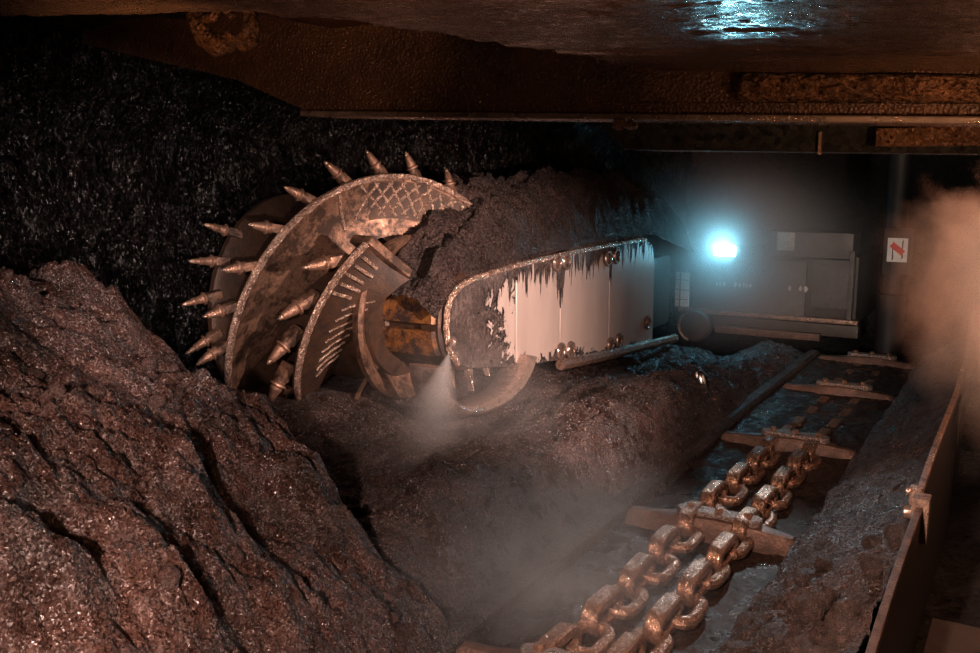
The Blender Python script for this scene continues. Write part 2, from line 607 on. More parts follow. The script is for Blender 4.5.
def heap(name, fn, x0, x1, y0, y1, s, mat, label, cat, zmin=-0.1):
    xs = np.arange(x0, x1 + 1e-6, s); ys = np.arange(y0, y1 + 1e-6, s)
    X, Y = np.meshgrid(xs, ys, indexing='ij')
    P = fn(X.ravel(), Y.ravel())
    return tag(grid_mesh(name, P, len(xs), len(ys), mat, keep=P[:, 2] > zmin), label, cat, kind='stuff')


heap('coal_slope', f_near, -5.5, -1.0, 0.3, 4.7, 0.0135, M['coal_pile'],
     'big reddish brown slope of loose wet coal filling the lower left corner', 'coal')


def f_far(x, y):
    p = np.stack([x, y, x * 0], 1)
    w = -2.17 - x + 0.13 * sstep(4.9, 5.8, y)                 # distance from the conveyor edge
    zt = np.interp(w, [-0.02, 0.0, 0.10, 0.28, 0.55, 0.95, 1.5, 2.3, 3.3], [0.0, 0.10, 0.27, 0.50, 0.54, 0.50, 0.52, 0.62, 0.75])
    k = np.interp(y, [3.0, 4.0, 5.2, 6.4, 7.6, 9.0, 10.8], [0.70, 0.92, 1.0, 0.98, 0.72, 0.30, 0.15])
    z = 0.10 + (zt - 0.10) * k
    d = sstep(0.05, 0.4, w)
    a = (0.10 * fbm(p, (1.1, 1.1, 1), 3) + 0.14 * fbm(p, (2.4, 2.4, 1), 5, 0.55, True, 7.7)) * (0.25 + 0.75 * d)
    a += 0.05 * fbm(p, (6, 6, 1), 4, 0.6, True, 2.2) * d
    rub = np.clip(0.5 + 2.2 * fbm(p, (1.0, 1.0, 1), 3, 0.5, False, 41.0), 0.1, 1.2)
    a += rub * (0.035 * lumps(p, (12, 12, 1), 3.1) + 0.024 * lumps(p, (22, 22, 1), 13.1)) * d
    a += 0.012 * fbm(p, (28, 28, 1), 3, 0.6, True)
    z = z + a - 0.03 - 0.14 * d * sstep(0.5, 1.1, w)
    z = z - 0.30 * np.exp(-(((x + 3.55) / 0.42) ** 2 + ((y - 5.85) / 0.75) ** 2))
    # a hollow where the drum has swept
    hole = np.clip(1.16 ** 2 - (y - 5.75) ** 2, 0, None) ** 0.5
    zz = 1.1 - hole
    s = sstep(-3.95, -4.15, x)
    z = np.where(hole > 0, np.minimum(z, z * (1 - s) + np.maximum(zz, 0.42) * s + 0.12), z)
    x2 = x + 0.10 * d * fbm(p, (3, 3, 1), 3, 0.5, False, 4.4)
    return np.stack([x2, y, z], 1)


heap('spilled_coal', f_far, -5.7, -2.0, 2.7, 10.8, 0.0165, M['coal_far'],
     'lower bank of spilled coal lying along the conveyor under the drum and arm', 'coal', -0.2)


def f_ramp(x, y):
    p = np.stack([x, y, x * 0], 1)
    w = (x + 1.04) / 0.66
    z = 0.06 + 0.12 * sstep(0, 0.06, w) + 0.48 * np.clip(w, 0, 1) ** 0.9
    z = z + 0.08 * fbm(p, (2.5, 2.5, 1), 5, 0.6, True) + 0.03 * fbm(p, (7, 7, 1), 3, 0.6, False, 4) + 0.05 * lumps(p, (9, 9, 1), 2.1) * sstep(4.6, 3.4, y) + 0.012 * fbm(p, (25, 25, 1), 3, 0.6, True)
    x2 = x + 0.05 * fbm(p, (0, 3, 1), 3) * (1 - w)
    return np.stack([x2, y, z], 1)


heap('coal_fines', f_ramp, -1.04, -0.385, 1.8, 10.6, 0.0135, M['coal_ramp'],
     'sloping strip of damp coal fines banked against the spill plate', 'coal', -0.2)


# loose lumps: chunky broken stones
def stone(mb, c, s, seed):
    rg = random.Random(seed)
    r = bmesh.ops.create_icosphere(mb.bm, subdivisions=2, radius=1.0)
    cuts = []
    for _ in range(9):
        d = Vector((rg.gauss(0, 1), rg.gauss(0, 1), rg.gauss(0, 1))).normalized()
        cuts.append((d, rg.uniform(0.55, 0.85)))
    sx, sy, sz = rg.uniform(0.8, 1.3), rg.uniform(0.7, 1.1), rg.uniform(0.6, 0.9)
    for v in r['verts']:
        for d, h in cuts:
            k = v.co.dot(d) - h
            if k > 0:
                v.co -= d * k
        v.co = Vector((v.co.x * sx, v.co.y * sy, v.co.z * sz)) * s + Vector(c)


stones = []
for k in range(6):
    mb = MB(); stone(mb, (0, 0, 0), 1.0, 100 + k)
    stones.append(mb)
stone_obs = {}


def place_stones(n, sampler, smin, smax, fn, label, group, matname):
    for i in range(n):
        x, y = sampler()
        P = fn(np.array([x]), np.array([y]))[0]
        s = random.uniform(smin, smax) * (1.0 if random.random() < 0.8 else 1.5)
        k = (random.randrange(6), matname)
        if k not in stone_obs:
            mb = MB(); stone(mb, (0, 0, 0), 1.0, 100 + k[0])
            o = mb.build('coal_lump', M[matname], angle=22)
            stone_obs[k] = o
        else:
            o = stone_obs[k].copy()
            COL.objects.link(o)
        o.location = (P[0], P[1], P[2] + s * 0.40)
        o.scale = (s, s, s)
        o.rotation_euler = (random.uniform(0, 6), random.uniform(0, 6), random.uniform(0, 6))
        tag(o, label, 'coal lump', group)


def smp_ramp():
    while True:
        x, y = random.uniform(-0.98, -0.42), random.uniform(2.7, 4.2)
        if random.random() < (4.3 - y) / 1.4:
            return x, y


place_stones(80, smp_ramp, 0.022, 0.055, f_ramp, 'small broken coal lump on the fines bank beside the spill plate', 'lumps on the coal fines bank', 'coal_ramp')


def smp_near():
    while True:
        x, y = random.uniform(-4.4, -2.1), random.uniform(1.7, 3.3)
        if -x * 0.9 < y + 1.2:
            return x, y


place_stones(45, smp_near, 0.014, 0.034, f_near, 'small angular coal lump lying loose on the brown coal slope', 'lumps on the coal slope', 'coal_pile')

# ------------------------------------------------------------------ chain conveyor
Y0, Y1 = 0.6, 11.0
tr = empty('conveyor_trough', (-1.6, 5.5, 0), 'long dark steel chain conveyor trough running between coal bank and spill plate', 'conveyor')
MB().box((-1.6, 5.8, -0.02), (1.24, 10.4, 0.06)).build('deck_plate', M['flight'], tr)
rl = MB()
rl.prism([(-2.20, Y0, -0.05), (-2.20, Y0, 0.17), (-2.17, Y0, 0.20), (-2.09, Y0, 0.20), (-2.06, Y0, 0.17), (-2.09, Y0, 0.10), (-2.06, Y0, 0.04), (-2.06, Y0, -0.05)], (0, 10.2, 0))
rl.build('side_rail', M['mud'], tr, bevel=0.006)
rl = MB()
rl.prism([(-1.0, Y0, -0.05), (-1.06, Y0, 0.03), (-1.04, Y0, 0.06), (-1.04, Y0, 0.08), (-1.02, Y0, 0.09), (-0.94, Y0, 0.09), (-0.94, Y0, -0.05)], (0, 10.2, 0))
rl.build('side_rail', M['flight'], tr, bevel=0.006)
for yj in (3.35, 5.27, 7.2, 9.1):
    MB().box((-1.6, yj, 0.012), (1.02, 0.03, 0.012)).build('pan_joint', M['edge'], tr)


def f_slurry(x, y):
    p = np.stack([x, y, x * 0], 1)
    z = 0.085 + 0.020 * fbm(p, (2.2, 1.4, 1), 4) + 0.010 * fbm(p, (9, 6, 1), 3, 0.6) + 0.065 * sstep(5.6, 8.0, y) + 0.004 * fbm(p, (30, 22, 1), 3, 0.6)
    return np.stack([x, y, z], 1)


xs = np.arange(-2.075, -1.03, 0.0125); ys = np.arange(0.7, 10.9, 0.0175)
X, Y = np.meshgrid(xs, ys, indexing='ij')
tag(grid_mesh('coal_slurry', f_slurry(X.ravel(), Y.ravel()), len(xs), len(ys), M['slurry']),
    'thin wet black slurry glinting on the floor of the conveyor trough', 'slurry', kind='stuff')

PITCH_L = 0.2215


def stadium(L, W, n=7):
    pts = []
    h = L / 2 - W / 2
    for k in range(n + 1):
        a = -PI / 2 + PI * k / n
        pts.append((h + math.cos(a) * W / 2, math.sin(a) * W / 2))
    for k in range(n + 1):
        a = PI / 2 + PI * k / n
        pts.append((-h + math.cos(a) * W / 2, math.sin(a) * W / 2))
    return pts


def link_mesh(vertical, z):
    mb = MB()
    wire = 0.066
    L = PITCH_L + 2 * wire * 0.86
    if vertical:
        # forged link with flat top and bottom, wide in section
        W = 0.165
        path = stadium(L - 0.055, W - 0.055, 8)
        N = len(path)
        rings = []
        for i, (u, v) in enumerate(path):
            a, b = path[i - 1], path[(i + 1) % N]
            t = Vector((b[0] - a[0], b[1] - a[1])).normalized()
            nrm = Vector((t.y, -t.x))
            sec = []
            hw, hh, c = 0.042, 0.0275, 0.010
            for (q, s) in ((hw - c, hh), (hw, hh - c), (hw, -hh + c), (hw - c, -hh), (-hw + c, -hh), (-hw, -hh + c), (-hw, hh - c), (-hw + c, hh)):
                sec.append(Vector((q, u + nrm.x * s, v + nrm.y * s)))
            rings.append(sec)
        R = [[mb.bm.verts.new(p + Vector((0, 0, z))) for p in ring] for ring in rings]
        n = 8
        for i in range(N):
            a, b = R[i], R[(i + 1) % N]
            for k in range(n):
                mb.face((a[k], a[(k + 1) % n], b[(k + 1) % n], b[k]))
    else:
        path = stadium(L - wire, 0.20 - wire, 8)
        mb.tube([(v, u, z) for u, v in path], wire / 2, 10, closed=True)
    return mb


def make_chain(x, label, y0=2.55, n=37):
    root = empty('conveyor_chain', (x, y0, 0.0), label, 'chain', 'twin conveyor chains')
    protos = []
    for k in range(n):
        vert = k % 2 == 0
        if k < 2:
            m = link_mesh(vert, 0.175 if vert else 0.140)
            o = m.build('link', M['chain'], None, angle=28)
            protos.append(o)
        else:
            o = protos[k % 2].copy()
            COL.objects.link(o)
        o.parent = root
        yy = k * PITCH_L
        o.location = (random.uniform(-0.006, 0.006), yy, -0.10 * float(sstep(6.4, 8.2, np.array(yy + y0))))
        o.rotation_euler = (random.uniform(-0.03, 0.03), random.uniform(-0.10, 0.10) + (0.0 if vert else 0.12), random.uniform(-0.02, 0.02))
    return root


make_chain(-1.635, 'steel link chain on the conveyor running closer to the sloping coal bank', 2.50)
make_chain(-1.365, 'steel link chain on the conveyor running closer to the spill plate', 2.56)


def make_flight(y, label):
    root = empty('flight_bar', (-1.55, y, 0.05), label, 'flight bar', 'scraper bars across the conveyor')
    mb = MB()
    st = [(-2.045, 0.05, 0.075, 0.16), (-2.02, 0.05, 0.085, 0.185), (-1.90, 0.05, 0.085, 0.190), (-1.78, 0.07, 0.075, 0.200), (-1.66, 0.095, 0.07, 0.218), (-1.50, 0.10, 0.07, 0.225),
          (-1.34, 0.095, 0.07, 0.218), (-1.22, 0.07, 0.075, 0.200), (-1.12, 0.05, 0.085, 0.190), (-1.07, 0.05, 0.085, 0.180), (-1.05, 0.05, 0.08, 0.150)]
    rings = []
    for x, w, zb, zt in st:
        c = 0.014
        rings.append([(x, y - w, zb - 0.03), (x, y - w - 0.005, zt - 0.05), (x, y - w + 0.02, zt - 0.006), (x, y - w + 0.035, zt), (x, y + w - 0.035, zt), (x, y + w - 0.02, zt - 0.006), (x, y + w + 0.005, zt - 0.05), (x, y + w, zb - 0.03)])
    mb.loft(rings)
    mb.build('bar', M['flight'], root, angle=35)
    cl = MB()
    cl.prism([(-1.70, y - 0.055, 0.190), (-1.28, y - 0.055, 0.190), (-1.25, y - 0.02, 0.190), (-1.25, y + 0.03, 0.190), (-1.29, y + 0.055, 0.190), (-1.69, y + 0.055, 0.190), (-1.74, y + 0.02, 0.190), (-1.74, y - 0.02, 0.190)], (0, 0, 0.058))
    cl.build('clamp_plate', M['clamp'], root, bevel=0.005)
    for bx in (-1.66, -1.495, -1.33):
        MB().lathe([(0, 0.026), (0.02, 0.026), (0.028, 0.018), (0.029, 0.0)], (bx, y, 0.247), (0, 0, 1), 6).build('clamp_bolt', M['chain'], root, smooth=False)
    return root


for y, lb in ((3.24, 'scraper bar at the very bottom edge, half lost in slurry and mist'), (5.17, 'biggest scraper bar, worn grainy clamp plate over both chains'),
              (7.08, 'second scraper bar beyond the grainy clamped one'), (9.02, 'thin far scraper bar, third along the chains'), (10.62, 'last scraper bar, in the gloom near the machine body')):
    make_flight(y, lb)

# ------------------------------------------------------------------ spill plates at the walkway side
def spill_plate(y0, y1, x0, x1, z0, z1, label, lipmat):
    root = empty('spill_plate', ((x0 + x1) / 2, (y0 + y1) / 2, 0), label, 'spill plate')
    n = 14
    rings = []
    for k in range(n + 1):
        t = k / n
        y = y0 + (y1 - y0) * t
        x = x0 + (x1 - x0) * t + 0.010 * math.sin(5 * t + y0)
        z = z0 + (z1 - z0) * t + 0.012 * math.sin(7 * t + y0)
        rings.append([(x, y, -0.1), (x, y, z), (x + 0.018, y, z), (x + 0.018, y, -0.1)])
    MB().loft(rings).build('plate', M['black'], root)
    lip = MB()
    R2 = [[(r[1][0] - 0.007, r[1][1], r[1][2] - 0.022), (r[1][0] - 0.007, r[1][1], r[1][2] + 0.012), (r[2][0] + 0.004, r[1][1], r[1][2] + 0.012), (r[2][0] + 0.004, r[1][1], r[1][2] - 0.022)] for r in rings]
    lip.loft(R2).build('top_lip', lipmat, root, bevel=0.004)
    return root


sp = spill_plate(1.2, 4.32, -0.335, -0.375, 0.74, 0.76, 'spill plate before the bracket, its top edge dull and caked', M['flight'])
MB().box((-0.365, 4.28, 0.72), (0.07, 0.09, 0.20), bev=0.01).build('joint_bracket', M['edge'], sp)
MB().lathe([(0, 0.03), (0.05, 0.03), (0.055, 0.02)], (-0.43, 4.28, 0.74), (1, 0, 0), 10).build('joint_bolt', M['chrome'], sp)
sp = spill_plate(4.36, 7.2, -0.385, -0.44, 0.80, 0.80, 'spill plate beyond the bracket with orange shining top edge', M['edge'])
MB().box((-0.40, 4.40, 0.74), (0.05, 0.06, 0.16), bev=0.008).build('joint_bracket', M['edge'], sp)
MB().lathe([(0, 0.022), (0.05, 0.022), (0.055, 0.012)], (-0.44, 4.41, 0.79), (1, 0, 0), 10).build('joint_bolt', M['chrome'], sp)
sp = spill_plate(7.24, 10.6, -0.44, -0.56, 0.80, 0.80, 'spill plate deep in the orange dust, beyond the shining one', M['edge'])

wp = empty('walkway_plate', (0.1, 4.4, 0.05), 'dark floor plate with a round hole beyond the spill plate', 'floor plate')
mb = MB()
ring_o, ring_i = [], []
for k in range(32):
    a = 2 * PI * k / 32
    c, s = math.cos(a), math.sin(a)
    m = max(abs(c), abs(s))
    ring_o.append((0.02 + 0.34 * c / m, 4.42 + 0.36 * s / m))
    ring_i.append((-0.02 + 0.12 * c, 4.42 + 0.12 * s))
mb.loft([[(x, y, 0.06) for x, y in ring_i], [(x, y, 0.06) for x, y in ring_o], [(x, y, 0.02) for x, y in ring_o], [(x, y, 0.02) for x, y in ring_i], [(x, y, 0.06) for x, y in ring_i]], cap=False)
mb.build('plate', M['body_dark'], wp)
mb = MB()
mb.tube([(-0.02 + 0.125 * math.cos(2 * PI * k / 32), 4.42 + 0.125 * math.sin(2 * PI * k / 32), 0.064) for k in range(32)], 0.012, 6, closed=True)
mb.build('hole_rim', M['body_dark'], wp)

# ------------------------------------------------------------------ cutting drum
DC = Vector((0, 5.75, 1.1))
DX0, DP, DR = -4.81, 0.395, 1.05
drum = empty('cutting_drum', (-4.4, 5.75, 1.1), 'round steel cutting drum with conical picks biting into the coal face', 'cutting drum')


def hp(th, r, x0=DX0, p=DP, dx=0.0):
    """point on a helix round the drum axis; th = 0 faces the camera, 90 degrees is up"""
    return Vector((x0 + p * th + dx, DC.y - r * math.cos(th), DC.z + r * math.sin(th)))


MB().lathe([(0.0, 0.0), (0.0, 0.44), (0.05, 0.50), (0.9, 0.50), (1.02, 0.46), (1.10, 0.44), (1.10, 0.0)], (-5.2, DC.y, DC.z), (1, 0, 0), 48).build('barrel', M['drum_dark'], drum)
# dished ring at the arm end
MB().lathe([(0.0, 0.47), (0.04, 0.60), (0.10, 0.615), (0.13, 0.60), (0.11, 0.56), (0.06, 0.50), (0.02, 0.44)], (-4.16, DC.y, DC.z), (1, 0, 0), 56).build('end_ring', M['drum'], drum)
# face ring that carries the gauge picks
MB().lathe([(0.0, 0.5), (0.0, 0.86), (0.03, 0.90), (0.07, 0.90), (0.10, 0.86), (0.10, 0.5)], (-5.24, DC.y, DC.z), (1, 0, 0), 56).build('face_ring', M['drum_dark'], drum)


def make_vane(th0, th1, rin, rout, x0, p, thick, n=70, flare=0.0, face_mat=None):
    va = MB()
    rings = []
    for k in range(n + 1):
        th = th0 + (th1 - th0) * k / n
        pts = []
        for q in range(7):
            r = rin + (rout - rin) * q / 6
            dish = -0.05 * math.sin(PI * q / 6) + flare * (q / 6 - 1)
            pts.append(hp(th, r, x0, p, dish))
        for q in range(6, -1, -1):
            r = rin + (rout - rin) * q / 6
            dish = -0.05 * math.sin(PI * q / 6) + flare * (q / 6 - 1)
            pts.append(hp(th, r, x0, p, dish - thick))
        rings.append(pts)
    va.loft(rings)
    v = va.build('vane', face_mat or M['drum'], drum)
    rim = MB()
    rings = []
    for k in range(n + 1):
        th = th0 + (th1 - th0) * k / n
        a = 0.006 * math.sin(k * 2.9)
        rings.append([hp(th, rout - 0.036 + a, x0, p, 0.002), hp(th, rout - 0.032 + a, x0, p, 0.016), hp(th, rout + 0.006, x0, p, 0.020), hp(th, rout + 0.012, x0, p, 0.006), hp(th, rout + 0.008, x0, p, -0.018), hp(th, rout - 0.02, x0, p, -0.020)])
    rim.loft(rings)
    rim.build('rim_strip', M['rim'], v, angle=60)
    return v


T = math.radians
vane_a = make_vane(T(-35), T(168), 0.48, DR, DX0, DP, 0.03, flare=0.02)
# criss-cross weld beads on the vane face
def bead(v, th0, r0, th1, r1, x0, p, rad=0.0095, flare=0.02, rin=0.48, rout=DR):
    pts = []
    for k in range(9):
        t = k / 8
        th = th0 + (th1 - th0) * t
        r = r0 + (r1 - r0) * t
        q = (r - rin) / (rout - rin)
        pts.append(hp(th, r, x0, p, -0.05 * math.sin(PI * q) + flare * (q - 1) + 0.008) + Vector((0, random.uniform(-.004, .004), random.uniform(-.004, .004))))
    MB().tube(pts, rad, 6).build('weld_bead', M['weld'], v)


hz = MB()
rings = []
for k in range(41):
    th = T(80 + 86 * k / 40)
    top_, bot_ = [], []
    for q in range(6):
        r = 0.73 + (1.005 - 0.73) * q / 5
        f = (r - 0.48) / (DR - 0.48)
        dz = -0.05 * math.sin(PI * f) + 0.02 * (f - 1)
        top_.append(hp(th, r, DX0, DP, dz + 0.004)); bot_.append(hp(th, r, DX0, DP, dz - 0.004))
    rings.append(top_ + bot_[::-1])
hz.loft(rings)
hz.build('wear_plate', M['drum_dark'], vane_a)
for k in range(13):
    a = 76 + k * 6.2
    bead(vane_a, T(a), 1.0, T(a + 13), 0.74, DX0, DP)
for k in range(11):
    a = 84 + k * 6.4
    bead(vane_a, T(a), 1.0, T(a - 12), 0.76, DX0, DP)
bead(vane_a, T(66), 1.0, T(66), 0.70, DX0, DP, 0.012)
# second and third vanes nearer to the arm
VX, VP = -4.30, 0.42
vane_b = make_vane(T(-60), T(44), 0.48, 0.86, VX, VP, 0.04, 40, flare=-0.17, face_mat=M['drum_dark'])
# closing block at the upper end of the vane
mb = MB()
th = T(44)
c1, c2 = hp(th, 0.865, VX, VP, 0.03), hp(th, 0.50, VX, VP, 0.18)
tn = Vector((0, math.sin(th), math.cos(th)))
mb.prism([c1, c2, c2 + Vector((-0.17, 0, 0)), c1 + Vector((-0.17, 0, 0))], tn * 0.07)
mb.build('vane_end', M['drum'], vane_b, bevel=0.008)
for k in range(5):
    rr = 0.82 - 0.065 * k
    a, b = [hp(T(39 - k * 5), r, VX, VP, -0.17 * ((r - 0.48) / 0.38 - 1) - 0.05 * math.sin(PI * (r - 0.48) / 0.38) + 0.012) for r in (0.80, 0.66 - 0.02 * (k % 2))]
    MB().tube([a, a.lerp(b, .5), b], 0.014, 6).build('weld_bead', M['weld'], vane_b)
for k in range(8):
    a = -38 + k * 7
    bead(vane_b, T(a), 0.66, T(a + 10), 0.52, VX, VP, 0.007, -0.17, 0.48, 0.86)
make_vane(T(170), T(300), 0.48, 0.95, -6.23, 0.38, 0.04, 40)


def make_pick(base, d, up, s=1.0, stepped=False):
    """holder block welded to the vane, with its conical pick and carbide tip"""
    d = d.normalized()
    side = d.cross(up).normalized()
    u2 = side.cross(d).normalized()
    rot = Matrix((side, u2, d)).transposed()
    hb = MB()
    hb.box(base + d * (-0.02 * s), (0.085 * s, 0.10 * s, 0.15 * s), rot, 0.016 * s)
    hb.lathe([(0.03 * s, 0.055 * s), (0.065 * s, 0.050 * s), (0.085 * s, 0.050 * s)], base, d, 14)
    h = hb.build('pick_holder', M['drum'], drum)
    pk = MB()
    b0 = base + d * 0.085 * s
    prof = [(0.0, 0.0), (0.0, 0.066 * s), (0.014 * s, 0.068 * s), (0.022 * s, 0.050 * s), (0.035 * s, 0.046 * s), (0.045 * s, 0.050 * s), (0.055 * s, 0.046 * s), (0.10 * s, 0.037 * s), (0.145 * s, 0.029 * s), (0.15 * s, 0.022 * s), (0.155 * s, 0.0)]
    if stepped:
        prof = [(0.0, 0.0), (0.0, 0.066 * s), (0.014 * s, 0.068 * s), (0.022 * s, 0.048 * s), (0.10 * s, 0.038 * s), (0.105 * s, 0.042 * s), (0.135 * s, 0.040 * s), (0.14 * s, 0.030 * s), (0.20 * s, 0.024 * s), (0.205 * s, 0.0)]
    pk.lathe(prof, b0, d, 18)
    p = pk.build('pick', M['pick'], h, angle=50)
    L = prof[-1][0]
    return h, b0 + d * (L - 0.006 * s), d, s, p


def add_pick(th_deg, r, x0, p, dx, lean_x, lean_t, s=1.0, stepped=False):
    th = T(th_deg)
    base = hp(th, r, x0, p, dx)
    rad = Vector((0, -math.cos(th), math.sin(th)))
    tan = Vector((0, math.sin(th), math.cos(th)))      # increasing th
    d = rad + Vector((lean_x, 0, 0)) - tan * lean_t
    h, tp, dd, s, p = make_pick(base, d, Vector((1, 0, 0)), s, stepped)
    tb = MB()
    tb.lathe([(0.0, 0.0225 * s), (0.018 * s, 0.020 * s), (0.040 * s, 0.009 * s), (0.044 * s, 0.0)], tp, dd, 12)
    tb.build('carbide_tip', M['tip'], h)


for th in (-8, 8, 24, 40, 56, 72, 88, 104, 122, 142):
    add_pick(th, DR + 0.02, DX0, DP, -0.07, -0.35, 0.55 if th > 20 else 0.40, 0.72)
for th in (-6, 12, 28, 43):
    add_pick(th, 0.93, -5.2, 0.0, 0.06, -0.40, 0.45, 0.70, True)
for th in (-42, -24, -4, 14, 34):
    add_pick(th, 0.85, VX, VP, -0.13, -0.45, 0.9, 0.9)

# ------------------------------------------------------------------ ranging arm
AX = -3.6
arm = empty('ranging_arm', (AX, 5.53, 1.1), 'heavy rounded machine arm with bright side plates, carrying the cutting drum', 'machine arm')
OUT = [(5.53, 1.09), (5.545, 1.21), (5.59, 1.29), (5.69, 1.36), (5.87, 1.40), (6.58, 1.445), (7.41, 1.465), (8.49, 1.475), (9.35, 1.47), (9.58, 1.40), (9.66, 1.18), (9.66, 0.32), (8.54, 0.42), (7.44, 0.53), (6.59, 0.62), (5.87, 0.74), (5.70, 0.80), (5.58, 0.93)]


def clip_poly(poly, y0, y1):
    def cut(pl, yv, keep_gt):
        res = []
        for i in range(len(pl)):
            a, b = pl[i], pl[(i + 1) % len(pl)]
            ia = (a[0] >= yv) == keep_gt
            ib = (b[0] >= yv) == keep_gt
            if ia: res.append(a)
            if ia != ib:
                t = (yv - a[0]) / (b[0] - a[0])
                res.append((yv, a[1] + (b[1] - a[1]) * t))
        return res
    return cut(cut(poly, y0, True), y1, False)


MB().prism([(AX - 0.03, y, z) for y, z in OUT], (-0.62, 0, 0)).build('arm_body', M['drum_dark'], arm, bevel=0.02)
for y0, y1, off in ((5.0, 6.56, 0.0), (6.575, 7.36, 0.004), (7.375, 8.44, 0.002), (8.455, 10, 0.0)):
    pl = clip_poly(OUT, y0, y1)
    mb = MB(); mb.prism([(AX + off, y, z) for y, z in pl], (-0.032, 0, 0))
    mb.build('side_plate', M['plate'], arm, bevel=0.006)
# narrow cap strip above the far plates
cp = MB()
cp.prism([(AX + 0.012, 7.5, 1.475), (AX + 0.012, 9.35, 1.48), (AX - 0.06, 9.3, 1.62), (AX - 0.06, 7.7, 1.58)], (-0.05, 0, 0))
cp.build('cap_strip', M['plate'], arm, bevel=0.005)
ed = MB()
pts = [(AX + 0.01, y, z) for y, z in OUT[:9]]
ed.tube([Vector(p) for p in [(AX + 0.0, 5.70, 0.80), (AX, 5.58, 0.93)] + pts], 0.024, 7)
ed.build('edge_bead', M['rim'], arm)
MB().tube([(AX + 0.02, 7.35, 0.50), (AX + 0.03, 8.4, 0.41), (AX + 0.03, 10.3, 0.28)], 0.05, 8).build('lower_rail', M['edge'], arm)
for (y, z) in ((7.27, 1.405), (7.45, 1.40), (8.36, 1.35), (8.56, 1.355), (7.36, 0.62), (7.56, 0.60), (8.46, 0.50), (8.68, 0.51), (9.45, 0.58)):
    b = MB()
    b.tube([(AX + 0.018, y + 0.062 * math.cos(2 * PI * k / 20), z + 0.062 * math.sin(2 * PI * k / 20)) for k in range(20)], 0.018, 7, closed=True)
    q = b.build('bolt_ring', M['chrome'], arm)
    MB().lathe([(0, 0.035), (0.02, 0.035), (0.024, 0.026), (0.025, 0.0)], (AX, y, z), (1, 0, 0), 6).build('bolt', M['edge'], q)
# gearhead between the arm and the drum
g = MB()
g.lathe([(0.0, 0.30), (0.0, 0.345), (0.10, 0.355), (0.12, 0.33), (0.40, 0.33), (0.42, 0.36), (0.56, 0.36), (0.58, 0.33)], (-4.2, 5.86, 1.09), (1, 0, 0), 48)
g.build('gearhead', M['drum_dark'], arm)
for (a0, a1) in ((-34, -4), (4, 33)):
    pd = MB()
    rings = []
    for k in range(13):
        a = T(a0 + (a1 - a0) * k / 12)
        cy, cz = -math.cos(a), math.sin(a)
        rings.append([(x, 5.86 + r * cy, 1.09 + r * cz) for x, r in ((-4.17, 0.325), (-4.17, 0.365), (-4.15, 0.385), (-3.68, 0.385), (-3.66, 0.365), (-3.66, 0.325))])
    pd.loft(rings)
    pd.build('ochre_pad', M['ochre'], arm)
# polished half ring under the gearhead with wedge teeth
cr = MB()
rings = []
PTS = [(5.30, 0.86), (5.32, 0.74), (5.38, 0.63), (5.50, 0.535), (5.66, 0.475), (5.85, 0.44), (6.06, 0.435), (6.27, 0.455), (6.45, 0.51), (6.58, 0.60), (6.66, 0.70)]
for k, (y, z) in enumerate(PTS):
    ya, za = PTS[max(0, k - 1)]; yb, zb_ = PTS[min(len(PTS) - 1, k + 1)]
    t_ = Vector((0, yb - ya, zb_ - za)).normalized()
    nr_ = Vector((0, t_.z, -t_.y))                # away from the ring centre
    w_ = 0.55 + 0.45 * math.sin(PI * k / (len(PTS) - 1))
    rings.append([Vector((-3.60, y, z)) + Vector((0.15 * math.cos(q), 0, 0)) + nr_ * (0.055 * w_ * math.sin(q)) for q in [2 * PI * j / 14 for j in range(14)]])
cr.loft(rings)
cr.build('cowl_ring', M['chrome'], arm)
for yy, hh in ((5.76, 0.15), (6.02, 0.22), (6.26, 0.15)):
    t_ = MB()
    t_.prism([(-3.70, yy - 0.03, 0.76), (-3.70, yy + 0.05, 0.76), (-3.62, yy - 0.06, 0.76 - hh)], (-0.05, 0, 0))
    t_.build('wedge_tooth', M['chrome'], arm, bevel=0.004)
MB().lathe([(0, 0.03), (0.05, 0.03), (0.06, 0.018), (0.08, 0.012)], (-3.58, 5.60, 0.99), (0.4, -0.9, -0.25), 10).build('spray_nozzle', M['chrome'], arm)
# cowl arm behind, linking arm and machine body
MB().box((-4.15, 10.3, 0.75), (0.5, 1.5, 0.85), bev=0.08).build('arm_root', M['body_dark'], arm)


